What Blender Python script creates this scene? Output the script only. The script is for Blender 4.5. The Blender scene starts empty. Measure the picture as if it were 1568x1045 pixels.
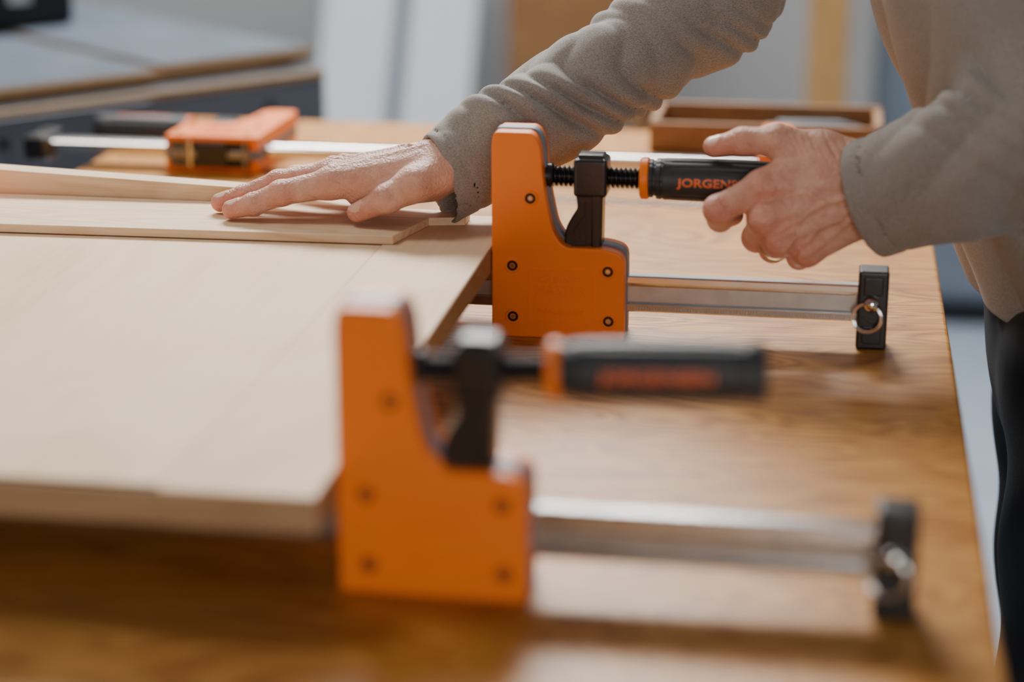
import bpy, bmesh, math, random
import numpy as np
from mathutils import Vector, Matrix, Euler
H=0.86
random.seed(3); np.random.seed(3)
scene=bpy.context.scene
# ------------------------------------------------------------------ materials
def new_mat(name):
    m=bpy.data.materials.new(name); m.use_nodes=True
    nt=m.node_tree; b=nt.nodes['Principled BSDF']
    return m,nt,b
def nd(nt,t,**kw):
    n=nt.nodes.new(t)
    for k,v in kw.items():
        if k in n.inputs.keys(): n.inputs[k].default_value=v
        else: setattr(n,k,v)
    return n
def simple(name,col,rough=.5,metal=0,noise=.0,nscale=200,bump=0,coat=0,sheen=0,rvar=0,spec=.5):
    m,nt,b=new_mat(name)
    b.inputs['Base Color'].default_value=(*col,1); b.inputs['Roughness'].default_value=rough
    b.inputs['Metallic'].default_value=metal; b.inputs['Coat Weight'].default_value=coat
    b.inputs['Sheen Weight'].default_value=sheen; b.inputs['Specular IOR Level'].default_value=spec
    tc=nd(nt,'ShaderNodeTexCoord'); no=nd(nt,'ShaderNodeTexNoise',Scale=nscale,Detail=4.0)
    nt.links.new(tc.outputs['Object'],no.inputs['Vector'])
    if noise>0:
        r=nd(nt,'ShaderNodeValToRGB'); r.color_ramp.elements[0].position=.3; r.color_ramp.elements[1].position=.7
        r.color_ramp.elements[0].color=(*[c*(1-noise) for c in col],1)
        r.color_ramp.elements[1].color=(*[min(1,c*(1+noise)) for c in col],1)
        nt.links.new(no.outputs['Fac'],r.inputs['Fac']); nt.links.new(r.outputs['Color'],b.inputs['Base Color'])
    if bump>0:
        bp=nd(nt,'ShaderNodeBump',Strength=bump,Distance=.001)
        nt.links.new(no.outputs['Fac'],bp.inputs['Height']); nt.links.new(bp.outputs['Normal'],b.inputs['Normal'])
    if rvar>0:
        n2=nd(nt,'ShaderNodeTexNoise',Scale=nscale*.15,Detail=5.0); nt.links.new(tc.outputs['Object'],n2.inputs['Vector'])
        mr=nd(nt,'ShaderNodeMapRange'); mr.inputs[3].default_value=max(0,rough-rvar); mr.inputs[4].default_value=rough+rvar
        nt.links.new(n2.outputs['Fac'],mr.inputs[0]); nt.links.new(mr.outputs[0],b.inputs['Roughness'])
    return m
def wood(name,dark,mid,light,scale=(1,8,8),rough=.4,bump=.1,spec=.3,fine=1.0,big=3.0,rot=0,warp=1.5,rings=14,ringw=.30):
    m,nt,b=new_mat(name); L=nt.links.new
    tc=nd(nt,'ShaderNodeTexCoord'); mp=nd(nt,'ShaderNodeMapping'); mp.inputs['Rotation'].default_value=(0,0,rot)
    mp.inputs['Scale'].default_value=scale
    L(tc.outputs['Object'],mp.inputs['Vector'])
    n1=nd(nt,'ShaderNodeTexNoise',Scale=big,Detail=2.0,Distortion=warp); L(mp.outputs[0],n1.inputs['Vector'])
    # growth rings: contour lines of the noise
    mu=nd(nt,'ShaderNodeMath',operation='MULTIPLY'); mu.inputs[1].default_value=rings; L(n1.outputs['Fac'],mu.inputs[0])
    fr=nd(nt,'ShaderNodeMath',operation='PINGPONG'); fr.inputs[1].default_value=1; L(mu.outputs[0],fr.inputs[0])
    mp2=nd(nt,'ShaderNodeMapping'); mp2.inputs['Rotation'].default_value=(0,0,rot); mp2.inputs['Scale'].default_value=[s*(1 if s<=min(scale) else 9) for s in scale]
    L(tc.outputs['Object'],mp2.inputs['Vector'])
    n2=nd(nt,'ShaderNodeTexNoise',Scale=big*3,Detail=6.0); L(mp2.outputs[0],n2.inputs['Vector'])
    n3=nd(nt,'ShaderNodeTexNoise',Scale=2.2,Detail=3.0); L(tc.outputs['Object'],n3.inputs['Vector'])
    a=nd(nt,'ShaderNodeMath',operation='MULTIPLY_ADD'); a.inputs[1].default_value=ringw; L(fr.outputs[0],a.inputs[0])
    b2=nd(nt,'ShaderNodeMath',operation='MULTIPLY'); b2.inputs[1].default_value=.65*fine; L(n2.outputs['Fac'],b2.inputs[0]); L(b2.outputs[0],a.inputs[2])
    c=nd(nt,'ShaderNodeMath',operation='MULTIPLY_ADD'); c.inputs[1].default_value=.30; L(n3.outputs['Fac'],c.inputs[0]); L(a.outputs[0],c.inputs[2])
    r=nd(nt,'ShaderNodeValToRGB'); e=r.color_ramp.elements
    e[0].position=.28; e[0].color=(*dark,1); e[1].position=.95; e[1].color=(*light,1)
    k=e.new(.6); k.color=(*mid,1)
    L(c.outputs[0],r.inputs['Fac']); L(r.outputs['Color'],b.inputs['Base Color'])
    b.inputs['Roughness'].default_value=rough; b.inputs['Specular IOR Level'].default_value=spec
    mr=nd(nt,'ShaderNodeMapRange'); mr.inputs[3].default_value=rough-.06; mr.inputs[4].default_value=rough+.1
    L(n2.outputs['Fac'],mr.inputs[0]); L(mr.outputs[0],b.inputs['Roughness'])
    bp=nd(nt,'ShaderNodeBump',Strength=bump,Distance=.0015); L(n2.outputs['Fac'],bp.inputs['Height']); L(bp.outputs['Normal'],b.inputs['Normal'])
    return m
M_table=wood('bench_oak',(.085,.028,.004),(.40,.155,.027),(.58,.28,.065),scale=(1.0,4.0,4.0),rough=.38,bump=.4,spec=.22,big=3.0,rings=32,warp=1.0,ringw=.42,fine=1.15)
M_apron=wood('bench_apron',(.16,.07,.02),(.30,.14,.04),(.4,.2,.07),scale=(8,1,8),rough=.5)
M_maple=wood('maple_panel',(.60,.37,.20),(.76,.51,.31),(.84,.62,.41),scale=(3,1,3),rough=.55,bump=.05,spec=.2,big=2.0,rings=6)
M_mapleX=wood('maple_rail',(.60,.39,.22),(.78,.55,.34),(.87,.67,.46),scale=(1,8,8),rough=.55,bump=.06,spec=.2,big=2.5)
M_mapleEdge=wood('ply_edge',(.28,.165,.08),(.40,.255,.135),(.50,.34,.20),scale=(1,8,30),rough=.6,bump=.1)
M_brown=wood('brown_wood',(.14,.06,.02),(.27,.13,.05),(.36,.19,.08),scale=(1,8,8),rough=.5)
M_postw=wood('post_pine',(.28,.14,.045),(.43,.24,.085),(.52,.33,.14),scale=(8,8,1),rough=.5)
M_orange=simple('orange_plastic',(.95,.205,.012),.42,noise=.04,nscale=900,bump=.08,spec=.35)
M_emb=simple('orange_emboss',(.90,.185,.011),.45)
M_core=simple('bluegrey_nylon',(.14,.17,.22),.45)
M_black=simple('black_casting',(.010,.010,.011),.32,noise=.1,bump=.15,nscale=500,coat=.2)
M_rubber=simple('handle_rubber',(.026,.027,.030),.5,noise=.15,nscale=700,bump=.1)
M_screw=simple('black_oxide',(.03,.03,.033),.28,metal=.8)
M_steel=simple('steel_bar',(.70,.70,.70),.18,metal=1,noise=.06,nscale=60,rvar=.07)
M_web=simple('bar_web',(.44,.42,.39),.36,metal=1,noise=.1,nscale=80)
M_dull=simple('dull_steel',(.30,.30,.31),.35,metal=1)
M_chrome=simple('chrome',(.80,.80,.79),.12,metal=1)
M_gold=simple('gold',(.85,.62,.30),.2,metal=1)
M_text=simple('orange_print',(.90,.16,.02),.5)
M_bolt=simple('bolt_black',(.01,.011,.014),.3,metal=.3)
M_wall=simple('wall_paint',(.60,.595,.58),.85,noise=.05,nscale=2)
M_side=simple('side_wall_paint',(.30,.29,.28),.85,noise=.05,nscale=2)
M_floor=simple('concrete_floor',(.26,.31,.38),.6,noise=.12,nscale=3)
M_white=simple('white_board',(.76,.81,.86),.5,noise=.03,nscale=4)
M_blue=simple('bluegrey_cabinet',(.15,.18,.225),.5,noise=.06,nscale=8)
M_lam=simple('grey_laminate',(.075,.092,.115),.75,noise=.14,nscale=9,rvar=.1,spec=.10)
M_locker=simple('locker_paint',(.16,.20,.25),.55,noise=.08,nscale=9)
M_chip=simple('chipboard_edge',(.36,.23,.115),.8,noise=.35,nscale=260)
M_pants=simple('dark_denim',(.008,.009,.014),.85,noise=.2,nscale=600,bump=.3)
M_shoe=simple('shoe_leather',(.03,.02,.015),.5)
M_hair=simple('grey_hair',(.25,.24,.22),.6,noise=.3,nscale=400,bump=.4)
M_clear=simple('nail',(.76,.44,.32),.34)

def fabric():
    m,nt,b=new_mat('heather_jersey'); L=nt.links.new
    tc=nd(nt,'ShaderNodeTexCoord')
    mp=nd(nt,'ShaderNodeMapping'); mp.inputs['Scale'].default_value=(1,1,3.0); mp.inputs['Rotation'].default_value=(0,.5,0)
    L(tc.outputs['Object'],mp.inputs['Vector'])
    n=nd(nt,'ShaderNodeTexNoise',Scale=700,Detail=3.0); L(mp.outputs[0],n.inputs['Vector'])
    n2=nd(nt,'ShaderNodeTexNoise',Scale=12,Detail=3.0); L(tc.outputs['Object'],n2.inputs['Vector'])
    ad=nd(nt,'ShaderNodeMath',operation='MULTIPLY_ADD'); ad.inputs[1].default_value=.15; L(n2.outputs['Fac'],ad.inputs[0]); L(n.outputs['Fac'],ad.inputs[2])
    r=nd(nt,'ShaderNodeValToRGB'); e=r.color_ramp.elements
    e[0].position=.40; e[0].color=(.170,.152,.132,1); e[1].position=.78; e[1].color=(.36,.325,.288,1)
    L(ad.outputs[0],r.inputs['Fac']); L(r.outputs['Color'],b.inputs['Base Color'])
    b.inputs['Roughness'].default_value=.9; b.inputs['Sheen Weight'].default_value=.12; b.inputs['Sheen Roughness'].default_value=.5
    bp=nd(nt,'ShaderNodeBump',Strength=.3,Distance=.0006); L(n.outputs['Fac'],bp.inputs['Height']); L(bp.outputs['Normal'],b.inputs['Normal'])
    return m
M_shirt=fabric()
def skin():
    m,nt,b=new_mat('skin'); L=nt.links.new
    tc=nd(nt,'ShaderNodeTexCoord'); at=nd(nt,'ShaderNodeAttribute',attribute_name='red')
    n=nd(nt,'ShaderNodeTexNoise',Scale=70,Detail=5.0); L(tc.outputs['Object'],n.inputs['Vector'])
    r=nd(nt,'ShaderNodeValToRGB'); e=r.color_ramp.elements
    e[0].position=.3; e[0].color=(.58,.27,.18,1); e[1].position=.72; e[1].color=(.76,.43,.31,1)
    L(n.outputs['Fac'],r.inputs['Fac'])
    mx=nd(nt,'ShaderNodeMix',data_type='RGBA'); mx.inputs[7].default_value=(.74,.22,.15,1)
    mm=nd(nt,'ShaderNodeMath',operation='MULTIPLY'); mm.inputs[1].default_value=.6; L(at.outputs['Fac'],mm.inputs[0])
    L(mm.outputs[0],mx.inputs[0]); L(r.outputs['Color'],mx.inputs[6]); L(mx.outputs[2],b.inputs['Base Color'])
    b.inputs['Roughness'].default_value=.46; b.inputs['Subsurface Weight'].default_value=.10
    b.inputs['Subsurface Radius'].default_value=(.006,.002,.001); b.inputs['Subsurface Scale'].default_value=.5
    v=nd(nt,'ShaderNodeTexVoronoi',Scale=520); L(tc.outputs['Object'],v.inputs['Vector'])
    n2=nd(nt,'ShaderNodeTexNoise',Scale=150,Detail=5.0,Distortion=2.0); L(tc.outputs['Object'],n2.inputs['Vector'])
    ad=nd(nt,'ShaderNodeMath',operation='MULTIPLY_ADD'); ad.inputs[1].default_value=.35; L(v.outputs['Distance'],ad.inputs[0]); L(n2.outputs['Fac'],ad.inputs[2])
    bp=nd(nt,'ShaderNodeBump',Strength=.8,Distance=.0018); L(ad.outputs[0],bp.inputs['Height']); L(bp.outputs['Normal'],b.inputs['Normal'])
    return m
M_skin=skin()
# ------------------------------------------------------------------ mesh helpers
def empty(name,loc=(0,0,0),rot=None):
    o=bpy.data.objects.new(name,None); scene.collection.objects.link(o); o.location=loc; o.empty_display_size=.05
    if rot is not None: o.rotation_euler=rot
    return o
def mkobj(name,verts,faces,mat,parent=None,smooth=False):
    me=bpy.data.meshes.new(name); me.from_pydata(verts,[],faces); me.update()
    if smooth: me.polygons.foreach_set('use_smooth',[True]*len(me.polygons))
    o=bpy.data.objects.new(name,me); scene.collection.objects.link(o)
    if mat: me.materials.append(mat)
    if parent: o.parent=parent
    return o
def bev(o,w,seg=3,ang=35):
    m=o.modifiers.new('bevel','BEVEL'); m.width=w; m.segments=seg; m.limit_method='ANGLE'; m.angle_limit=math.radians(ang)
    o.data.polygons.foreach_set('use_smooth',[True]*len(o.data.polygons))
    w2=o.modifiers.new('wn','WEIGHTED_NORMAL'); w2.keep_sharp=True
    return o
def box(name,x0,x1,y0,y1,z0,z1,mat,parent=None,b=.002):
    v=[(x,y,z) for x in(x0,x1) for y in(y0,y1) for z in(z0,z1)]
    f=[(0,1,3,2),(4,6,7,5),(0,4,5,1),(2,3,7,6),(0,2,6,4),(1,5,7,3)]
    o=mkobj(name,v,f,mat,parent)
    if b>0: bev(o,b)
    return o
def prism(name,pts,y0,y1,mat,parent=None,b=.001,plane='xz'):
    n=len(pts)
    if plane=='xz': v=[(x,y0,z) for x,z in pts]+[(x,y1,z) for x,z in pts]
    elif plane=='xy': v=[(x,y,y0) for x,y in pts]+[(x,y,y1) for x,y in pts]
    else: v=[(y0,x,z) for x,z in pts]+[(y1,x,z) for x,z in pts]
    f=[tuple(range(n)),tuple(range(2*n-1,n-1,-1))]+[(i,i+n,(i+1)%n+n,(i+1)%n) for i in range(n)]
    o=mkobj(name,v,f,mat,parent)
    bm=bmesh.new(); bm.from_mesh(o.data); bmesh.ops.recalc_face_normals(bm,faces=bm.faces); bm.to_mesh(o.data); bm.free()
    if b>0: bev(o,b,3,30)
    return o
def rounded(pts,rads,seg=6):
    out=[]; n=len(pts)
    for i in range(n):
        p=Vector(pts[i]); a=Vector(pts[i-1]); c=Vector(pts[(i+1)%n]); r=rads[i]
        if r<=0: out.append(tuple(p)); continue
        d1=(a-p); d2=(c-p); l=min(r,d1.length*.48,d2.length*.48); d1.normalize(); d2.normalize()
        p1=p+d1*l; p2=p+d2*l
        for k in range(seg+1):
            t=k/seg; q=p1*(1-t)**2+p*2*t*(1-t)+p2*t*t; out.append(tuple(q))
    return out
def lathe(name,prof,mat,parent=None,axis='x',center=(0,0,0),n=48,rf=None):
    v=[];f=[]
    for (s,r) in prof:
        for k in range(n):
            th=2*math.pi*k/n; rr=r*(rf(s,th) if rf else 1)
            a,b=rr*math.cos(th),rr*math.sin(th)
            if axis=='x': p=(s,a,b)
            elif axis=='y': p=(b,s,a)
            else: p=(a,b,s)
            v.append(tuple(p[i]+center[i] for i in range(3)))
    m=len(prof)
    for i in range(m-1):
        for k in range(n):
            k2=(k+1)%n; f.append((i*n+k,i*n+k2,(i+1)*n+k2,(i+1)*n+k))
    f.append(tuple(range(n-1,-1,-1))); f.append(tuple((m-1)*n+k for k in range(n)))
    o=mkobj(name,v,f,mat,parent,True)
    bm=bmesh.new(); bm.from_mesh(o.data); bmesh.ops.recalc_face_normals(bm,faces=bm.faces); bm.to_mesh(o.data); bm.free()
    try: o.data.set_sharp_from_angle(angle=math.radians(38))
    except Exception: pass
    return o
def torus(name,R,r,mat,parent=None,loc=(0,0,0),rot=(0,0,0),n=40,m=12):
    v=[];f=[]
    M=Matrix.Translation(loc)@Euler(rot).to_matrix().to_4x4()
    for i in range(n):
        a=2*math.pi*i/n
        for j in range(m):
            b=2*math.pi*j/m
            v.append(tuple(M@Vector(((R+r*math.cos(b))*math.cos(a),(R+r*math.cos(b))*math.sin(a),r*math.sin(b)))))
            f.append((i*m+j,((i+1)%n)*m+j,((i+1)%n)*m+(j+1)%m,i*m+(j+1)%m))
    return mkobj(name,v,f,mat,parent,True)
def text_mesh(body,w,hh,depth,bold=.012):
    cu=bpy.data.curves.new('t','FONT'); cu.body=body; cu.extrude=.5; cu.offset=bold; cu.resolution_u=3
    o=bpy.data.objects.new('t',cu); scene.collection.objects.link(o); bpy.context.view_layer.update()
    me=bpy.data.meshes.new_from_object(o.evaluated_get(bpy.context.evaluated_depsgraph_get()))
    bpy.data.objects.remove(o)
    co=np.array([v.co[:] for v in me.vertices]); lo=co.min(0); hi=co.max(0)
    co=(co-(lo+hi)/2)/(hi-lo)*np.array([w,hh,depth])
    return me,co
# ------------------------------------------------------------------ clamp
OUT=[(0,0),(0,.160),(.002,.169),(.034,.169),(.0395,.158),(.0425,.123),(.050,.088),(.059,.0762),(.092,.0762),(.1075,.0715),(.108,.055),(.108,0)]
RAD=[.002,.006,.004,.009,.008,.02,.02,.012,.012,.014,.012,.003]
def clamp(name,fixed_x=-.474,block=(.293,.317),lie=False,screw_tilt=0):
    E=empty(name)
    pts=rounded(OUT,RAD)
    cin=[(x*1.0+(.0012 if x>.02 else -.0003),z*1.0+(.0012 if z>.02 else 0)) for x,z in pts]
    prism('cover_front',pts,-.021,-.005,M_orange,E,.0022)
    prism('cover_back',pts,.005,.021,M_orange,E,.0022)
    prism('core',cin,-.006,.006,M_core,E,.0005)
    for sgn in(-1,1):
        for i,(x,z) in enumerate([(.0315,.116),(.017,.060),(.0945,.058),(.0175,.0175),(.0955,.0165)]):
            y=sgn*.0211
            torus('bolt_ring_%d'%i,.0052,.0011,M_orange,E,(x,y,z),(math.pi/2,0,0),28,8)
            lathe('bolt_%d'%i,[(y-sgn*.002,.0046),(y+sgn*.0001,.0046),(y+sgn*.0006,.0040),(y+sgn*.0006,.0024),(y-sgn*.001,.0022)],M_bolt,E,'y',(x,0,z),24)
            lathe('bolt_hex_%d'%i,[(y-sgn*.001,.0018),(y+sgn*.0003,.0018)],M_steel,E,'y',(x,0,z),6)
        # embossed label
        lab=rounded([(.030,.014),(.030,.058),(.083,.058),(.083,.014)],[.004]*4)
        n=len(lab)
        v=[];f=[]
        for i,(x,z) in enumerate(lab):
            v+= [(x,sgn*.0205,z),(x,sgn*.0216,z)]
        c=(.0565,.036)
        for i,(x,z) in enumerate(lab):
            dx,dz=x-c[0],z-c[1]; L=math.hypot(dx,dz); q=(x-dx/L*.0009,z-dz/L*.0009)
            v+= [(q[0],sgn*.0205,q[1]),(q[0],sgn*.0216,q[1])]
        for i in range(n):
            j=(i+1)%n
            f+= [(2*i,2*j,2*j+1,2*i+1),(2*i+1,2*j+1,2*n+2*j+1,2*n+2*i+1),(2*n+2*i,2*n+2*i+1,2*n+2*j+1,2*n+2*j)]
        mkobj('label_frame',v,f,M_orange,E)
        for txt,zz,w,hh in [('CABINET',.0495,.036,.0055),('MASTER',.0405,.041,.0075),('PARALLEL CLAMP',.023,.038,.0035)]:
            me,co=text_mesh(txt,w,hh,1.0,0)
            for vv,cc in zip(me.vertices,co):
                vv.co=(.0565+cc[0]*(-sgn),sgn*(.0211+cc[2]*.0009),zz+cc[1])
            me.materials.append(M_emb); o=bpy.data.objects.new('label_text',me); scene.collection.objects.link(o); o.parent=E
    # riser casting
    rp=rounded([(.058,.070),(.058,.088),(.0625,.098),(.0685,.106),(.0665,.118),(.0655,.124),(.0655,.146),(.068,.1485),(.0895,.1485),(.0915,.146),(.0915,.119),(.0885,.116),(.088,.070)],
               [0,.006,.008,.006,.004,.002,.003,.002,.003,.003,.003,.003,0])
    prism('riser',rp,-.011,.011,M_black,E,.0018)
    rp2=rounded([(.064,.074),(.064,.086),(.0745,.102),(.0745,.114),(.0755,.074)],[.002]*5)
    prism('riser_rib_a',rp2,-.0135,.0135,M_black,E,.0012)
    prism('riser_rib_b',rounded([(.080,.074),(.080,.121),(.0875,.121),(.0870,.074)],[.002]*4),-.0135,.0135,M_black,E,.0012)
    box('riser_head',.0650,.0920,-.0145,.0145,.1165,.1475,M_black,E,.003)
    box('riser_cap',.068,.089,-.010,.010,.147,.1505,M_black,E,.0015)
    # threaded screw
    N=40; xs=np.arange(.036,.1195,.0005); v=[];f=[]
    for i,x in enumerate(xs):
        for k in range(N):
            th=2*math.pi*k/N; ph=(x/.0038-k/N)%1; tri=1-abs(2*ph-1); tri=min(1,max(0,(tri-.25)/.4))
            r=.0064+.0021*tri; v.append((x,r*math.cos(th),.131+r*math.sin(th)))
    for i in range(len(xs)-1):
        for k in range(N): f.append((i*N+k,(i+1)*N+k,(i+1)*N+(k+1)%N,i*N+(k+1)%N))
    S=[]
    S.append(mkobj('threaded_screw',v,f,M_screw,E,True))
    lathe('screw_boss',[(.036,.010),(.046,.010),(.0475,.0088)],M_black,E,'x',(0,0,.131),32)
    C=(0,0,.131)
    S.append(lathe('handle_collar',[(.1175,.006),(.1175,.0155),(.1185,.0168),(.1235,.0168),(.1245,.0158),(.1245,.006)],M_orange,E,'x',C,56))
    prof=[(.1240,.006),(.1240,.0150),(.1275,.0152),(.1280,.0138),(.1300,.0138),(.1305,.0160),(.1340,.0166),(.1345,.0158),(.1360,.0158),(.1365,.0168)]
    for x in np.linspace(.14,.226,26): prof.append((x,.0163+.0009*math.cos((x-.18)*30)))
    prof+=[(.2265,.0150),(.2280,.0150),(.2285,.0172),(.2340,.0170),(.2370,.0155),(.2380,.0125),(.2382,.003)]
    def rf(s,th):
        if s<.1364 or s>.2264: return 1-.035*max(0,math.cos(6*th))**6
        g=0
        for g0 in (math.radians(42),math.radians(68)):
            t=abs(math.asin(min(1,abs(math.sin(th))))-g0)
            g=max(g,math.exp(-(t/.07)**2))
        e=min(1,max(0,(s-.1364)/.008))*min(1,max(0,(.2264-s)/.008))
        return 1-.07*g*e
    S.append(lathe('handle_grip',prof,M_rubber,E,'x',C,120,rf))
    for sgn in(-1,1):
        me,co=text_mesh('JORGENSEN',.062,.0088,1.0,.02)
        for vv,cc in zip(me.vertices,co):
            R=.01715+cc[2]*.0006; th=cc[1]/.017
            vv.co=(.1785-sgn*cc[0],sgn*R*math.cos(th),.131+R*math.sin(th))
        me.materials.append(M_text); o=bpy.data.objects.new('handle_lettering',me); scene.collection.objects.link(o); o.parent=E; S.append(o)
    if screw_tilt:
        P=Vector((.078,0,.131)); M=Matrix.Translation(P)@Matrix.Rotation(-screw_tilt,4,'Y')@Matrix.Translation(-P)
        for o in S: o.data.transform(M)
    # bar : I section
    half=[(.0,.0210),(.0045,.0210),(.0058,.0222),(.0060,.0275),(.0046,.0285),(.0042,.0295),(.0042,.0425),(.0046,.0435),(.0060,.0455),(.0058,.0500),(.0045,.0512),(0,.0512)]
    pr=half+[(-y,z) for y,z in half[::-1][1:-1]]
    prism('bar',pr,fixed_x-.03,block[1]-.004,M_steel,E,0,'yz')
    for yy in(-.00425,.00425):
        box('bar_web',fixed_x-.02,block[0],min(yy,yy*.98),max(yy,yy*.98),.0300,.0420,M_web,E,0)
    nx=int((block[0]-.115)/.0022)
    v=[];f=[]
    for i in range(nx):
        x=.115+i*.0022
        for sy in(-1,1):
            b0=len(v); y0=sy*.0055;y1=sy*.00645
            v+=[(x,y0,.0225),(x+.0011,y0,.0225),(x+.0011,y0,.026),(x,y0,.026),(x+.0002,y1,.023),(x+.0009,y1,.023),(x+.0009,y1,.0255),(x+.0002,y1,.0255)]
            f+=[(b0+4,b0+5,b0+6,b0+7),(b0,b0+1,b0+5,b0+4),(b0+1,b0+2,b0+6,b0+5),(b0+2,b0+3,b0+7,b0+6),(b0+3,b0,b0+4,b0+7)]
    mkobj('bar_teeth',v,f,M_web,E)
    # end stop
    bx0,bx1=block; cx=(bx0+bx1)/2
    box('end_stop',bx0,bx1,-.0125,.0125,.0003,.0645,M_black,E,.0022)
    box('end_stop_rib_a',bx0+.0045,bx1-.0045,-.0140,.0140,.045,.060,M_black,E,.001)
    box('end_stop_rib_b',bx0+.0045,bx1-.0045,-.0140,.0140,.005,.020,M_black,E,.001)
    lathe('detent_pin',[(-.0125,.0065),(-.0165,.0063),(-.0190,.0050),(-.0205,.0030),(-.0208,.0005)],M_chrome,E,'y',(cx-.001,0,.0385),28)
    torus('split_ring',.0118,.0009,M_chrome,E,(cx-.004,-.0165,.0275),(math.radians(84),math.radians(12),math.radians(-12)),48,10)
    torus('split_ring_inner',.0105,.0008,M_chrome,E,(cx-.004,-.0168,.0278),(math.radians(86),math.radians(12),math.radians(-14)),48,10)
    # fixed jaw
    fx=fixed_x
    fp=rounded([(fx,.0),(fx,.165),(fx-.004,.169),(fx-.030,.169),(fx-.040,.12),(fx-.048,.07),(fx-.056,.062),(fx-.058,.0)],[.002,.004,.002,.01,.02,.01,.006,.003])
    prism('fixed_jaw_front',fp,-.021,-.005,M_orange,E,.002)
    prism('fixed_jaw_back',fp,.005,.021,M_orange,E,.002)
    prism('fixed_jaw_core',[(x-.001 if x<fx-.01 else x,z) for x,z in fp],-.006,.006,M_core,E,.0004)
    if lie:
        # clutch parts; black plate paints the hollow's shade, framed by the orange covers
        box('clutch_shade_plate',.010,.103,-.0148,.0148,-.0008,.001,M_bolt,E,.0003)
        for nm,a in(('a',.016),('b',.086),('c',.096)):
            lathe('clutch_pin_'+nm,[(-.0148,.0022),(.0148,.0022)],M_dull,E,'y',(a,0,-.0016),20)
        box('clutch_block',.036,.072,-.0142,.0142,-.005,.002,M_black,E,.0015)
        box('clutch_plate_b',.077,.081,-.0148,.0148,-.0025,.002,M_steel,E,.0005)
        box('clutch_bar_edge',.010,.103,-.004,.004,-.0022,.001,M_dull,E,.0008)
    return E
c1=clamp('parallel_bar_clamp'); c1.location=(-.2655,1.557,0)
c2=clamp('parallel_bar_clamp',block=(.300,.324),screw_tilt=math.radians(2.2)); c2.location=(-.2655,1.043,0)
c3=clamp('parallel_bar_clamp',fixed_x=-.55,block=(.252,.276),lie=True)
c3.rotation_euler=(Matrix.Rotation(-math.pi/2,3,'X')@Matrix.Rotation(math.pi,3,'Z')).to_euler(); c3.location=(-.626,2.105,.0222)

# ------------------------------------------------------------------ bench
B=empty('workbench')
box('bench_top',-.84,.104,.30,2.44,-.04,0,M_table,B,.004)
box('apron_left',-.80,-.775,.38,2.36,-.16,-.04,M_apron,B)
box('apron_right',.035,.06,.38,2.36,-.16,-.04,M_apron,B)
box('apron_front',-.775,.035,.38,.405,-.16,-.04,M_apron,B)
box('apron_rear',-.775,.035,2.335,2.36,-.16,-.04,M_apron,B)
for i,(x,y) in enumerate([(-.80,.38),(-.02,.38),(-.80,2.28),(-.02,2.28)]):
    box('leg_%d'%i,x,x+.08,y,y+.08,-.86,-.04,M_apron,B,.004)
# ------------------------------------------------------------------ cabinet panel on the clamps
Pn=empty('cabinet_panel')
box('panel_sheet',-.739,-.3555,.977,1.658,.0535,.0735,M_maple,Pn,.001)
box('stile',-.3552,-.2665,.977,1.645,.0530,.0742,M_maple,Pn,.001)
box('front_edge_band',-.739,-.3555,.9765,.985,.0530,.0735,M_mapleEdge,Pn,.001)
box('stile_end_grain',-.3552,-.2670,.9763,.978,.0532,.0738,M_mapleEdge,Pn,.0003)
box('stile_side',-.2672,-.2662,.979,1.643,.0532,.0735,M_mapleEdge,Pn,.0003)
prism('rail',[(-.739,1.520),(-.346,1.532),(-.330,1.600),(-.300,1.606),(-.300,1.629),(-.40,1.632),(-.40,1.656),(-.484,1.656),(-.484,1.631),(-.739,1.631)],.0744,.0815,M_mapleX,Pn,.0008,'xy')
v=[(-.739,1.634,.0737),(-.488,1.634,.0737),(-.488,1.656,.0737),(-.739,1.656,.0737),(-.739,1.634,.103),(-.488,1.634,.093),(-.488,1.656,.093),(-.739,1.656,.103)]
o=mkobj('wood_strip',v,[(0,3,2,1),(4,5,6,7),(0,1,5,4),(1,2,6,5),(2,3,7,6),(3,0,4,7)],M_mapleX); bev(o,.0008)
box('steel_ruler',-.50,.05,2.03,2.045,.0003,.0015,M_steel,None,.0003)

# tray at the end of the bench
T=empty('wooden_tray')
ty0,ty1=2.305,2.43
box('tray_bottom',-.21,.06,ty0,ty1,.0005,.006,M_brown,T)
box('tray_front',-.21,.06,ty0,ty0+.010,.0005,.036,M_brown,T)
box('tray_rear',-.21,.06,ty1-.010,ty1,.0005,.040,M_brown,T)
box('tray_side_a',-.21,-.200,ty0+.01,ty1-.01,.0005,.038,M_brown,T)
box('tray_side_b',.050,.06,ty0+.01,ty1-.01,.0005,.038,M_brown,T)
for i in range(4):
    lathe('tray_tool_%d'%i,[(-.10+i*.012,.008),(-.02+i*.01,.009),(.0+i*.01,.004),(.02+i*.005,.004)],[M_bolt,M_blue,M_bolt,M_blue][i],T,'x',(-.0,ty0+.028+i*.023,.017),20)

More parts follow.
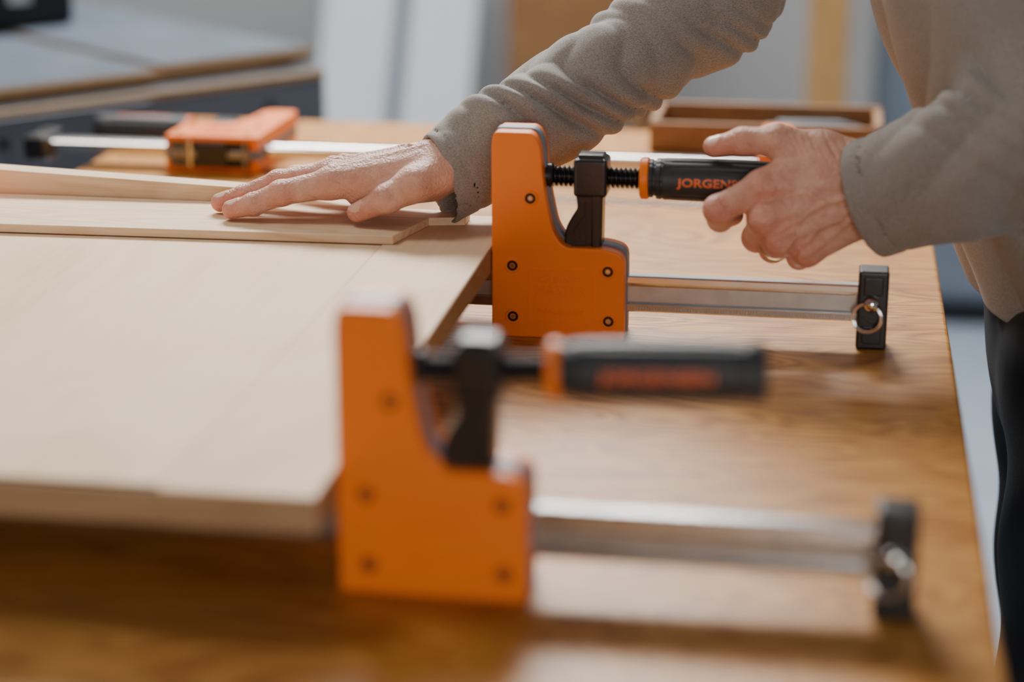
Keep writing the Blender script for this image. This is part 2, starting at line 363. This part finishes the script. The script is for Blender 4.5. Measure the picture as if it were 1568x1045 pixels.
# ------------------------------------------------------------------ cabinet upper left (rotated)
Cb=empty('storage_cabinet',(-.738,2.838,0),(0,0,math.radians(50)))
box('carcass',-1.5,0,0,.75,-.86,-.012,M_blue,Cb,.004)
box('lid_board',-1.5,.0,-.003,.75,-.012,.0,M_chip,Cb,.002)
box('lid_laminate',-1.5,-.002,.002,.748,.0,.0015,M_lam,Cb,.0005)
lathe('hinge_knuckle',[(-1.5,.0020),(-.30,.0020)],M_core,Cb,'x',(0,-.005,-.012),16)
box('shelf_board',-.262,-.003,.03,.72,.010,.030,M_chip,Cb,.002)
box('shelf_laminate',-.262,-.005,.032,.718,.030,.0315,M_lam,Cb,.0005)
box('shelf_board_b',-1.5,-.27,.02,.72,.009,.025,M_chip,Cb,.002)
box('shelf_laminate_b',-1.5,-.272,.022,.718,.025,.0265,M_lam,Cb,.0005)
box('spacer',-1.45,-.06,.05,.70,.0015,.010,M_chip,Cb,.001)
for i,x in enumerate([-.10,-.33,-.52,-.75]):
    lathe('cabinet_screw_%d'%i,[(-.001,.007),(-.004,.006),(-.004,.002)],M_bolt,Cb,'y',(x,0,-.045),16)
TC=empty('tool_case',(-1.33,2.85,.0325),(0,0,math.radians(50)))
box('case_body',-.22,.22,0,.26,.0,.07,M_bolt,TC,.012)
box('case_lid',-.222,.222,-.002,.262,.073,.090,M_bolt,TC,.01)
for s in(-.12,.12): box('latch',s-.02,s+.02,-.010,0,.04,.085,M_steel,TC,.003)

# ------------------------------------------------------------------ room
box('floor',-3.6,3.0,-2.5,5.35,-.96,-.86,M_floor,None,0)
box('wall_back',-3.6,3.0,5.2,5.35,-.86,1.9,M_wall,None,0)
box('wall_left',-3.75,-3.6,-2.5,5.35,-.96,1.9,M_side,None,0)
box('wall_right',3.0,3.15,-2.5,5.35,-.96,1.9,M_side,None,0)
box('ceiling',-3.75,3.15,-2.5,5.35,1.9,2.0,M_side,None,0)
box('baseboard_back',-3.6,3.0,5.18,5.2,-.86,-.76,M_white,None,.003)
def sheet(name,x0,x1,ybase,lean,ztop,mat,th=.018,skew=0):
    v=[];
    for (x,z) in((x0,-.86),(x1,-.86),(x1+skew,ztop),(x0+skew,ztop)):
        y=ybase+(z+.86)*lean; v+=[(x,y,z),(x,y+th,z)]
    f=[(0,2,4,6),(1,7,5,3),(0,1,3,2),(2,3,5,4),(4,5,7,6),(6,7,1,0)]
    o=mkobj(name,v,f,mat); bev(o,.002); return o
sheet('white_sheet',-1.24,-.87,4.45,.30,.55,M_white,skew=.06)
sheet('white_sheet',-1.07,-1.035,4.43,.30,.30,M_locker,th=.01,skew=.06)
W=empty('wooden_crate_stack')
box('crate_lower',-.74,-.42,4.5,4.95,-.26,.02,M_brown,W,.006)
box('crate_upper',-.70,-.46,4.52,4.93,.02,.34,M_postw,W,.006)
box('crate_leg_a',-.74,-.70,4.5,4.55,-.86,-.26,M_brown,W); box('crate_leg_b',-.46,-.42,4.5,4.55,-.86,-.26,M_brown,W)
box('crate_leg_c',-.74,-.70,4.9,4.95,-.86,-.26,M_brown,W); box('crate_leg_d',-.46,-.42,4.9,4.95,-.86,-.26,M_brown,W)
box('wood_post',-.06,.03,4.45,4.54,-.86,1.9,M_postw,None,.004)
K=empty('steel_locker'); box('locker_body',.10,.75,4.6,5.1,-.80,.75,M_locker,K,.01); box('locker_plinth',.12,.73,4.63,5.08,-.86,-.80,M_bolt,K,.002)
box('locker_door',.11,.42,4.585,4.6,-.78,.73,M_locker,K,.004); box('locker_door_b',.43,.74,4.585,4.6,-.78,.73,M_locker,K,.004)
lathe('locker_knob',[(4.585,.008),(4.57,.012),(4.565,.01)],M_chrome,K,'y',(.40,0,-.05),20)

# ------------------------------------------------------------------ SDF modelling
def A(*t): return np.array(t,dtype=np.float32)
def cone(p,a,b,r1,r2,n=None,s=1.0):
    a=A(*a);b=A(*b); ba=b-a; h=np.clip(((p-a)@ba)/float(ba@ba),0,1)[:,None]
    d=p-a-h*ba
    if n is not None:
        n=A(*n); n=n/np.linalg.norm(n); dn=d@n; d=d+dn[:,None]*n*(1/s-1)
        return (np.linalg.norm(d,axis=1)-(r1+(r2-r1)*h[:,0]))*(s*.5+.5)
    return np.linalg.norm(d,axis=1)-(r1+(r2-r1)*h[:,0])
def ell(p,c,r):
    c=A(*c); r=A(*r); q=(p-c)/r; k=np.linalg.norm(q,axis=1); return (k-1)*float(r.min())*.9
def smin(a,b,k):
    h=np.clip(.5+.5*(b-a)/k,0,1); return b*(1-h)+a*h-k*h*(1-h)
def smax(a,b,k): return -smin(-a,-b,k)
def nets(sdf,lo,hi,h,c=6):
    lo=np.array(lo,dtype=np.float64); hi=np.array(hi,dtype=np.float64)
    nb=np.ceil((hi-lo)/h/c).astype(int)+1; n=nb*c
    bi=np.stack(np.meshgrid(*[np.arange(k) for k in nb],indexing='ij'),-1).reshape(-1,3)
    cen=(lo+(bi*c+(c-1)/2)*h).astype(np.float32)
    dc=sdf(cen).astype(np.float32)
    F=np.repeat(np.repeat(np.repeat(dc.reshape(nb),c,0),c,1),c,2)
    act=bi[np.abs(dc)<1.35*c*h+.004]
    off=np.stack(np.meshgrid(*[np.arange(c)]*3,indexing='ij'),-1).reshape(-1,3)
    for s in range(0,len(act),3000):
        ii=(act[s:s+3000,None,:]*c+off[None]).reshape(-1,3)
        F[ii[:,0],ii[:,1],ii[:,2]]=sdf((lo+ii*h).astype(np.float32))
    S=F<0
    cnt=np.zeros([k-1 for k in n],dtype=np.uint8)
    for dx in(0,1):
        for dy in(0,1):
            for dz in(0,1): cnt+=S[dx:n[0]-1+dx,dy:n[1]-1+dy,dz:n[2]-1+dz]
    idx=np.argwhere((cnt>0)&(cnt<8))
    pos=np.zeros((len(idx),3)); w=np.zeros(len(idx))
    for ax in range(3):
        o=[k for k in range(3) if k!=ax]
        for i in(0,1):
            for j in(0,1):
                o0=np.zeros(3,int); o0[o[0]]=i; o0[o[1]]=j; o1=o0.copy(); o1[ax]=1
                p0=idx+o0;p1=idx+o1
                f0=F[p0[:,0],p0[:,1],p0[:,2]];f1=F[p1[:,0],p1[:,1],p1[:,2]]
                m=(f0<0)!=(f1<0); t=np.where(m,f0/np.where(m,f0-f1,1),0)
                q=p0.astype(float); q[:,ax]+=t; pos+=q*m[:,None]; w+=m
    V=lo+pos/w[:,None]*h
    vid=-np.ones([k-1 for k in n],dtype=np.int64); vid[idx[:,0],idx[:,1],idx[:,2]]=np.arange(len(idx))
    faces=[]
    for ax in range(3):
        a,b=(ax+1)%3,(ax+2)%3
        s0=[slice(None)]*3; s1=[slice(None)]*3; s0[ax]=slice(0,-1); s1[ax]=slice(1,None)
        E=np.argwhere(S[tuple(s0)]!=S[tuple(s1)])
        E=E[(E[:,a]>0)&(E[:,b]>0)&(E[:,a]<n[a]-1)&(E[:,b]<n[b]-1)]
        ins=S[E[:,0],E[:,1],E[:,2]]
        qs=[]
        for da,db in((-1,-1),(0,-1),(0,0),(-1,0)):
            q=E.copy(); q[:,a]+=da; q[:,b]+=db; qs.append(vid[q[:,0],q[:,1],q[:,2]])
        Q=np.stack(qs,1); Q[~ins]=Q[~ins][:,::-1]; faces.append(Q)
    Q=np.concatenate(faces); Q=Q[(Q>=0).all(1)]
    return V,Q
def nets_obj(name,sdf,lo,hi,h,mat,parent,smooth=2,post=None,c=6):
    V,Q=nets(sdf,lo,hi,h,c)
    for it in range(smooth):
        acc=np.zeros_like(V); cn=np.zeros(len(V))
        for a,b in((0,1),(1,2),(2,3),(3,0)):
            np.add.at(acc,Q[:,a],V[Q[:,b]]); np.add.at(cn,Q[:,a],1)
            np.add.at(acc,Q[:,b],V[Q[:,a]]); np.add.at(cn,Q[:,b],1)
        V=V*.5+.5*acc/np.maximum(cn,1)[:,None]
    fn=np.cross(V[Q[:,2]]-V[Q[:,0]],V[Q[:,3]]-V[Q[:,1]]); N=np.zeros_like(V)
    for a in range(4): np.add.at(N,Q[:,a],fn)
    N/=np.maximum(np.linalg.norm(N,axis=1),1e-12)[:,None]
    red=None; nail=None
    if post: V,red,nail=post(V,N)
    me=bpy.data.meshes.new(name); me.from_pydata(V.tolist(),[],Q.tolist()); me.update()
    me.polygons.foreach_set('use_smooth',np.ones(len(Q),dtype=bool))
    me.materials.append(mat)
    if red is not None:
        at=me.attributes.new('red','FLOAT','POINT'); at.data.foreach_set('value',red.astype(np.float32))
    if nail is not None:
        me.materials.append(M_clear)
        mi=(nail[Q].mean(1)>.5).astype(np.int32); me.polygons.foreach_set('material_index',mi)
    o=bpy.data.objects.new(name,me); scene.collection.objects.link(o); o.parent=parent
    return o
def seg2(P,a,b):
    a=np.array(a);b=np.array(b);ba=b-a;h=np.clip(((P-a)@ba)/(ba@ba),0,1)[:,None]
    return np.linalg.norm(P-a-h*ba,axis=1)
man=empty('man')
# ---- left hand (gripping the clamp handle)
LH={'index':[(.025,1.540,.140),(-.050,1.527,.134),(-.0835,1.518,.1165),(-.083,1.542,.1035),(-.074,1.565,.1015)],
    'middle':[(.028,1.536,.131),(-.047,1.519,.111),(-.054,1.548,.088),(-.050,1.577,.096),(-.046,1.587,.114)],
    'ring':[(.030,1.540,.121),(-.036,1.522,.093),(-.041,1.553,.078),(-.036,1.581,.087),(-.031,1.588,.105)],
    'little':[(.030,1.546,.113),(-.014,1.531,.083),(-.020,1.557,.071),(-.016,1.578,.079),(-.012,1.584,.093)]}
LR={'index':(.0170,.0128,.0114,.0100,.0088),'middle':(.017,.0130,.0115,.010,.0088),'ring':(.017,.0124,.0108,.0095,.0084),'little':(.018,.0118,.0095,.0085,.0075)}
def finger(p,pts,rad,k=.004):
    d=None
    for i in range(1,len(pts)-1):
        q=cone(p,pts[i],pts[i+1],rad[i]*.96,rad[i+1]*.96)
        d=q if d is None else smin(d,q,.003)
        if i>1: d=smin(d,np.linalg.norm(p-A(*pts[i]),axis=1)-rad[i]*1.0,.003)
    return d
def lhand(p):
    d=cone(p,(.12,1.515,.165),(.03,1.546,.130),.030,.028,(0,1,0),.8)
    d=smin(d,cone(p,(.03,1.548,.130),(.0,1.545,.128),.030,.029,(0,1,0),.7),.012)
    palm=None
    for k in LH:
        q=cone(p,LH[k][0],LH[k][1],LR[k][0],LR[k][1]); palm=q if palm is None else smin(palm,q,.010)
    palm=smin(palm,cone(p,(.02,1.556,.128),(-.025,1.548,.112),.022,.016),.012)
    d=smin(d,palm,.012)
    f=None
    for k in LH:
        q=finger(p,LH[k],LR[k]); f=q if f is None else smin(f,q,.0012)
    d=smin(d,f,.007)
    for k in LH:
        a=LH[k][1]; d=smin(d,np.linalg.norm(p-A(a[0]-.001,a[1]-.0025,a[2]),axis=1)-LR[k][1]*.93,.004)
    t=cone(p,(.028,1.552,.148),(-.006,1.552,.158),.0185,.0165)
    t=smin(t,cone(p,(-.006,1.552,.158),(-.040,1.549,.1655),.0160,.0128),.008)
    t2=smin(cone(p,(-.040,1.549,.1655),(-.068,1.551,.1650),.0118,.0108),cone(p,(-.068,1.551,.1650),(-.090,1.554,.1590),.0108,.0088,(0,0,1),.9),.004)
    t2=smin(t2,np.linalg.norm(p-A(-.041,1.549,.1665),axis=1)-.0125,.004)
    t=smin(t,t2,.006)
    t=smin(t,cone(p,(-.010,1.545,.150),(-.040,1.533,.142),.013,.0085),.012)
    d=smin(d,t,.009)
    return d
Lv=[[(1310,290),(1262,300),(1228,322),(1200,338),(1180,352)],[(1290,325),(1255,338),(1236,362),(1228,385)],[(1262,300),(1235,285),(1205,290)],[(1236,345),(1215,350),(1205,372)],[(1228,322),(1222,345),(1212,362)]]
def LP(u,v): return (-.0339+.000508*(u-1200), .1244-.000523*(v-300)+.000018*(u-1200))
def lpost(V,N):
    P=V[:,[0,2]]; disp=np.zeros(len(V)); face=np.clip(-N[:,1]*1.6-.2,0,1)
    for line in Lv:
        pts=[LP(*q) for q in line]
        D=np.min([seg2(P,pts[i],pts[i+1]) for i in range(len(pts)-1)],axis=0)
        disp+=.0019*np.exp(-(D/.0019)**2)*face
    for k in LH:   # tendons
        a=LH[k][0];b=LH[k][1]; D=seg2(P,(a[0]-.01,a[2]),(b[0],b[2])); disp+=.0016*np.exp(-(D/.003)**2)*face
    rs=np.random.RandomState(5)
    for i in range(13):   # loose skin wrinkles at the thumb root, irregular
        u0=1205+i*7+rs.uniform(-3,3); L=rs.uniform(16,34); v0=203+rs.uniform(0,14)
        pts=[LP(u0,v0),LP(u0+L*.25+rs.uniform(-3,3),v0+L*.5),LP(u0+L*.6,v0+L)]
        D=np.min([seg2(P,pts[j],pts[j+1]) for j in range(2)],axis=0)
        disp-=rs.uniform(.0003,.0009)*np.exp(-(D/rs.uniform(.0008,.0013))**2)*face
    for i in range(22):
        u0=rs.uniform(1185,1290); v0=rs.uniform(255,375); L=rs.uniform(8,16); an=rs.uniform(.9,2.2)
        D=seg2(P,LP(u0,v0),LP(u0+L*math.cos(an),v0+L*math.sin(an))); disp-=.0005*np.exp(-(D/.0009)**2)*face
    for (u,v) in [(1112,300),(1118,306),(1106,312),(1127,215),(1133,215),(1139,216)]:
        a=LP(u-8,v-10);b=LP(u+8,v+10); D=seg2(P,a,b); disp-=.0007*np.exp(-(D/.0008)**2)*np.clip(-N[:,1]*2,0,1)
    red=np.zeros(len(V))
    for k in LH:
        for i,s in((1,.012),(2,.011),(4,.012)):
            red+=np.exp(-(np.linalg.norm(V-np.array(LH[k][i]),axis=1)/(s*1.2))**2)*1.3
    red+=np.exp(-(np.linalg.norm(V-np.array((-.090,1.554,.160)),axis=1)/.016)**2)
    red+=.8*np.exp(-(np.linalg.norm(V-np.array((-.068,1.551,.1655)),axis=1)/.012)**2)
    V=V+N*disp[:,None]
    q=V-np.array((-.0900,1.5515,.1635)); nl=((q[:,0]/.0080)**2+(q[:,1]/.0068)**2+(q[:,2]/.0065)**2<1)&(N[:,2]-.5*N[:,1]>.55)&(V[:,0]<-.083)
    V=V+N*(nl*.0004)[:,None]
    return V,np.clip(red,0,1),nl.astype(float)
nets_obj('left_hand',lhand,(-.105,1.49,.045),(.115,1.61,.205),.0010,M_skin,man,1,lpost)
a=Vector(LH['ring'][1]);b=Vector(LH['ring'][2]); ax=(b-a).normalized(); c=a.lerp(b,.50)
eu=ax.to_track_quat('Z','Y').to_euler()
torus('wedding_ring',.0120,.0013,M_gold,man,tuple(c),tuple(eu),48,10)
# ---- right hand (flat on the rail)
RH={'index':[(-.322,1.596,.127),(-.408,1.578,.113),(-.449,1.571,.105),(-.472,1.567,.0955),(-.491,1.565,.0905)],
    'middle':[(-.320,1.606,.129),(-.413,1.600,.115),(-.458,1.596,.108),(-.487,1.592,.0965),(-.508,1.589,.0905)],
    'ring':[(-.320,1.616,.127),(-.409,1.622,.113),(-.450,1.622,.107),(-.476,1.621,.0960),(-.494,1.620,.0905)],
    'little':[(-.322,1.624,.122),(-.399,1.643,.106),(-.431,1.650,.100),(-.450,1.653,.0920),(-.464,1.655,.0895)]}
RR={'index':(.0165,.0128,.0108,.0095,.0082),'middle':(.017,.0130,.0110,.0096,.0083),'ring':(.0165,.0125,.0104,.0092,.0080),'little':(.016,.0115,.0090,.0080,.0070)}
def rhand(p):
    d=cone(p,(-.23,1.657,.175),(-.303,1.610,.132),.030,.026,(.3,.0,1),.75)
    palm=None
    for k in RH:
        q=cone(p,RH[k][0],RH[k][1],RR[k][0],RR[k][1]); palm=q if palm is None else smin(palm,q,.010)
    palm=smin(palm,cone(p,(-.325,1.625,.112),(-.385,1.632,.100),.018,.012),.012)
    palm=smin(palm,cone(p,(-.325,1.595,.114),(-.385,1.590,.100),.017,.011),.012)
    d=smin(d,palm,.012)
    f=None
    for k in RH:
        q=finger(p,RH[k],RR[k]); f=q if f is None else smin(f,q,.0012)
    d=smin(d,f,.007)
    for k in RH:
        a=RH[k][1]; d=smin(d,np.linalg.norm(p-A(a[0],a[1],a[2]+.002),axis=1)-RR[k][1]*.93,.004)
    t=cone(p,(-.312,1.590,.124),(-.335,1.568,.117),.018,.0145)
    t=smin(t,cone(p,(-.335,1.568,.117),(-.357,1.562,.105),.0140,.0118),.006)
    t=smin(t,cone(p,(-.357,1.562,.105),(-.382,1.563,.0925),.0118,.0092,(0,.3,1),.88),.004)
    t=smin(t,np.linalg.norm(p-A(-.357,1.562,.106),axis=1)-.0122,.003)
    t=smin(t,cone(p,(-.345,1.578,.112),(-.385,1.584,.104),.010,.008),.012)
    return smin(d,t,.006)
def rpost(V,N):
    P=V[:,[0,1]]; disp=np.zeros(len(V)); face=np.clip(N[:,2]*1.6-.2,0,1)
    for k in RH:
        a=RH[k][0];b=RH[k][1]; D=seg2(P,(a[0]-.01,a[1]),(b[0],b[1])); disp+=.0016*np.exp(-(D/.003)**2)*face
        for j,nn in((2,3),(3,2)):
            c=np.array(RH[k][j])
            for i in range(nn):
                x=c[0]+(i-(nn-1)/2)*.0028; D=np.abs(V[:,0]-x); near=np.exp(-(np.linalg.norm(V-c,axis=1)/.012)**4)
                disp-=.0006*np.exp(-(D/.0007)**2)*face*near
    for ln in [[(-.31,1.60),(-.345,1.600),(-.372,1.590),(-.398,1.589)],[(-.345,1.60),(-.365,1.612),(-.400,1.612)],[(-.315,1.618),(-.36,1.63),(-.395,1.632)]]:
        D=np.min([seg2(P,ln[i],ln[i+1]) for i in range(len(ln)-1)],axis=0); disp+=.0014*np.exp(-(D/.0019)**2)*face
    red=np.zeros(len(V))
    for k in RH:
        for i,s in((1,.010),(2,.011),(4,.014)):
            red+=np.exp(-(np.linalg.norm(V-np.array(RH[k][i]),axis=1)/(s*1.1))**2)*1.1
    red+=np.exp(-(np.linalg.norm(V-np.array((-.380,1.563,.093)),axis=1)/.016)**2)
    V=V+N*disp[:,None]
    nl=np.zeros(len(V),bool)
    for k in RH:
        c=np.array(RH[k][4]); r=RR[k][4]; q=V-c-np.array((.001,0,r*.8))
        nl|=((q[:,0]/.0070)**2+(q[:,1]/(r*.78))**2+(q[:,2]/.006)**2<1)&(N[:,2]>.35)
    q=V-np.array((-.382,1.560,.0985)); nl|=((q[:,0]/.008)**2+(q[:,1]/.0075)**2+(q[:,2]/.0065)**2<1)&(N[:,2]-.4*N[:,1]>.45)
    V=V+N*(nl*.0003)[:,None]
    return V,np.clip(red,0,1),nl.astype(float)
nets_obj('right_hand',rhand,(-.53,1.535,.07),(-.235,1.69,.19),.0011,M_skin,man,1,rpost)

# ---- shirt
Lc,Le,Ls=(.030,1.545,.122),(.262,1.462,.232),(.115,1.50,.485)
Rc,Re,Rs=(-.322,1.603,.113),(-.100,1.742,.250),(.060,1.865,.475)
def frame(a,b):
    a=np.array(a);b=np.array(b);L=np.linalg.norm(b-a);ax=(b-a)/L
    u=np.cross(ax,(0,0,1.));u/=np.linalg.norm(u);w=np.cross(u,ax); return a,ax,u,w,L
def folds(p,a,b,kind):
    a,ax,u,w,L=frame(a,b); q=p-a.astype(np.float32); s=q@ax.astype(np.float32); x=q@u.astype(np.float32); y=q@w.astype(np.float32); ph=np.arctan2(y,x)
    if kind=='R':
        t=s/.029+.9*np.sin(ph*1.0+.6)+.5*np.sin(s*47+ph*2)
        r=np.abs(np.sin(np.pi*t))**.75
        m=np.clip((s-.03)/.04,0,1)*np.clip(.65+.55*np.sin(ph*1.5+s*14),.15,1)*np.clip(.8+.4*np.sin(ph+.6),.25,1)
        t2=s/.080-.6*np.sin(ph+1.0)+.2*np.sin(s*30)
        r2=np.abs(np.sin(np.pi*t2))
        return .0110*r*m+.0050*r2*np.clip(s/.05,0,1)
    else:
        t=s/.036+1.3*np.sin(ph*1.0-.5)+.5*np.sin(s*40+ph*2)
        r=np.abs(np.sin(np.pi*t))**.75
        m=np.clip((s-.04)/.10,0,1)*np.clip(.65+.55*np.sin(ph*1.5-s*14),.15,1)*np.clip(.8+.4*np.sin(ph+.6),.25,1)
        t2=s/.10-.9*np.sin(ph-.4)
        return .0150*r*m+.0070*np.abs(np.sin(np.pi*t2))*np.clip((s-.02)/.06,0,1)
def axn(a,b):
    a=np.array(a);b=np.array(b);return ((b-a)/np.linalg.norm(b-a)).astype(np.float32)
LA=axn(Lc,Le);RA=axn(Rc,Re)
nl_=(-.2,1,.1); nr_=(.45,-.7,.0)
def sleeve(p,c,e,s,ax,r0,r1,r2,kind,fl,n):
    c0=np.array(c)-ax*.06
    fa=cone(p,tuple(c0),e,r0-.001,r1,n,fl)
    d=smin(fa,cone(p,e,s,r1,r2),.02)-folds(p,c,e,kind)
    tt=(p-A(*c))@ax
    d=d+.0014*np.exp(-((tt-.018)/.0015)**2)   # stitched cuff seam
    cut=-(tt)
    cut=cut-.010*np.clip(-(p[:,2]-c[2])/.04,-1,1)*(1 if kind=='R' else .2)
    d=smax(d,cut,.003)
    inner=cone(p,tuple(np.array(c)-ax*.08),tuple(np.array(c)+ax*.10),r0-.0045,r0-.004,n,fl)
    return smax(d,-inner,.002)
nt_=(math.cos(math.radians(24)),0,math.sin(math.radians(24)))
def torso(p):
    t=cone(p,(.245,1.685,.02),(.175,1.685,.23),.170,.170,nt_,.66)
    t=smin(t,cone(p,(.175,1.685,.23),(.095,1.685,.42),.170,.180,nt_,.64),.05)
    t=smin(t,cone(p,(.070,1.54,.475),(.070,1.83,.475),.070,.070),.06)
    q=(p-A(.2,1.685,.2)); ph=np.arctan2(q[:,1],q[:,0])
    t=t-.004*np.sin(q[:,2]*38+3*np.sin(q[:,1]*14)+ph*2)-.006*np.abs(np.sin(q[:,1]*38+q[:,2]*16+np.sin(q[:,2]*25)))
    return t
def shirt(p):
    t=torso(p)
    l=sleeve(p,Lc,Le,Ls,LA,.0485,.0520,.062,'L',.86,nl_)
    r=sleeve(p,Rc,Re,Rs,RA,.0390,.0400,.055,'R',.92,nr_)
    d=smin(smin(t,l,.025),r,.025)
    hem=(.022+.012*np.sin((p[:,1]-1.685)*9))-p[:,2]
    d=smax(d,hem,.003)
    d=smax(d,-cone(p,(.245,1.685,-.12),(.235,1.685,.02),.150,.150,nt_,.62),.002)
    d=smax(d,-cone(p,(.06,1.685,.52),(-.01,1.685,.66),.062,.075),.006)
    return d
nets_obj('shirt',shirt,(-.38,1.36,-.01),(.43,1.96,.58),.0022,M_shirt,man,1,None,8)
# ---- trousers
def trousers(p):
    d=cone(p,(.245,1.61,.02),(.245,1.76,.02),.095,.095,(1,0,0),1.0)
    d=smin(d,cone(p,(.242,1.685,.09),(.245,1.685,-.03),.150,.155,(1,0,0),.64),.04)
    for y,kx in((1.595,.0),(1.775,.02)):
        l=cone(p,(.25,y,-.02),(.235+kx,y-.0,-.43),.098,.070)
        l=smin(l,cone(p,(.235+kx,y,-.43),(.275+kx,y,-.80),.070,.058),.03)
        d=smin(d,l,.02)
    d=d-.003*np.sin(p[:,2]*45+2*np.sin(p[:,1]*20)+p[:,0]*15)
    d=smax(d,-.825-p[:,2],.003)
    return d
nets_obj('trousers',trousers,(.10,1.45,-.84),(.42,1.92,.16),.006,M_pants,man,2)
def shoes(p):
    d=None
    for y,kx in((1.595,0),(1.775,.02)):
        s=cone(p,(.29+kx,y,-.815),(.14+kx,y,-.828),.045,.038,(0,0,1),.9)
        s=smin(s,cone(p,(.28+kx,y,-.76),(.275+kx,y,-.81),.046,.044),.02)
        s=smax(s,-.859-p[:,2],.002); d=s if d is None else np.minimum(d,s)
    return d
nets_obj('shoes',shoes,(.05,1.52,-.87),(.37,1.85,-.70),.005,M_shoe,man,1)
# ---- head & neck (leaning over the work, looking down at the clamp)
hc=np.array((-.055,1.672,.690)); hp=math.radians(38); yaw=math.radians(8)
fx=np.array((-math.cos(hp)*math.cos(yaw),-math.cos(hp)*math.sin(yaw),-math.sin(hp))); sx=np.cross((0,0,1),fx); sx/=np.linalg.norm(sx); ux=np.cross(fx,sx)
RM=np.stack([fx,sx,ux]).astype(np.float32)
def toh(p): return (p-hc.astype(np.float32))@RM.T
def head(p):
    q=toh(p)
    d=ell(q,(-.012,0,.035),(.098,.077,.088))
    d=smin(d,ell(q,(.030,0,-.030),(.060,.060,.080)),.03)
    d=smin(d,cone(q,(.045,-.028,-.085),(.045,.028,-.085),.024,.024),.03)
    d=smin(d,cone(q,(.080,-.03,.020),(.080,.03,.020),.012,.012),.014)
    d=smin(d,cone(q,(.088,0,.008),(.108,0,-.026),.007,.011),.010)
    for s in(-1,1):
        d=smin(d,np.linalg.norm(q-A(.100,s*.012,-.030),axis=1)-.008,.006)
        d=smax(d,-(np.linalg.norm(q-A(.090,s*.031,.002),axis=1)-.013),.010)
        d=smin(d,np.linalg.norm(q-A(.072,s*.031,.001),axis=1)-.0125,.003)
        d=smin(d,cone(q,(.060,s*.050,-.025),(.050,s*.055,-.02),.016,.016),.02)
        d=smin(d,ell(q,(-.005,s*.080,-.010),(.018,.008,.032)),.006)
    d=smin(d,cone(q,(.088,-.018,-.054),(.088,.018,-.054),.0062,.0062),.005)
    d=smin(d,cone(q,(.086,-.016,-.064),(.086,.016,-.064),.0068,.0068),.005)
    d=smax(d,-cone(q,(.096,-.022,-.059),(.096,.022,-.059),.002,.002),.003)
    n=cone(p,(.075,1.685,.50),(-.020,1.675,.640),.060,.055)
    return smin(d,n,.03)
def hpost(V,N): return V,np.zeros(len(V)),None
nets_obj('head',head,(-.22,1.54,.46),(.14,1.82,.84),.004,M_skin,man,1,hpost)
def hair(p):
    q=toh(p); d=ell(q,(-.018,0,.042),(.102,.083,.094))
    d=smin(d,ell(q,(-.045,0,-.01),(.062,.072,.07)),.02)
    cutp=(q[:,0]-.055+(.06-q[:,2])*.95)
    d=smax(d,cutp,.008)
    return d+.0015*np.sin(q[:,0]*220+q[:,2]*90)*np.sin(q[:,1]*180)
nets_obj('hair',hair,(-.24,1.54,.54),(.14,1.82,.86),.004,M_hair,man,1)
for s in(-1,1):
    e=hc+RM.T@np.array((.0775,s*.031,.001)); lathe('eye',[(-.009,.002),(-.006,.0068),(0,.009),(.006,.0068),(.009,.002)],M_white,man,'z',tuple(e),20)

# ------------------------------------------------------------------ lights
def area(name,loc,target,sx_,sy_,pw,col=(1,1,1)):
    l=bpy.data.lights.new(name,'AREA'); l.shape='RECTANGLE'; l.size=sx_; l.size_y=sy_; l.energy=pw; l.color=col
    o=bpy.data.objects.new(name,l); scene.collection.objects.link(o); o.location=loc
    o.rotation_euler=(Vector(target)-Vector(loc)).to_track_quat('-Z','Y').to_euler(); return o
area('assumed_back_key',(-.75,3.5,1.75),(-.25,1.4,0),1.2,.6,172,(1,.985,.95))  # assumed key light from behind the bench, bare area light with no window built
area('overhead_fill',(-1.3,1.6,1.6),(-.2,1.5,.1),.5,.5,12,(1,.97,.92))  # unseen fill added overhead to lift the bench
area('front_fill',(.6,-1.9,.60),(-.2,1.4,.05),1.3,.7,36,(1,.98,.95))  # low fill added behind the camera for the clamp fronts, no doorway there
area('overhead_fill',(-.3,4.2,1.85),(-.3,5.0,-.5),3.0,.6,82,(.98,.985,1))  # added light that only brightens the back wall
w=bpy.data.worlds.new('World'); scene.world=w; w.use_nodes=True
w.node_tree.nodes['Background'].inputs[0].default_value=(.88,.93,1,1); w.node_tree.nodes['Background'].inputs[1].default_value=.09
# ------------------------------------------------------------------ camera
cd=bpy.data.cameras.new('camera'); cam=bpy.data.objects.new('camera',cd); scene.collection.objects.link(cam)
cam.location=(0,0,.469); cam.rotation_euler=(math.radians(90-16.9),0,math.radians(9.2))
cd.lens=70; cd.sensor_width=36; cd.dof.use_dof=True; cd.dof.focus_distance=1.68; cd.dof.aperture_fstop=2.15; cd.clip_start=.02
scene.camera=cam
for o in scene.objects:
    if o.parent is None: o.location.z+=H
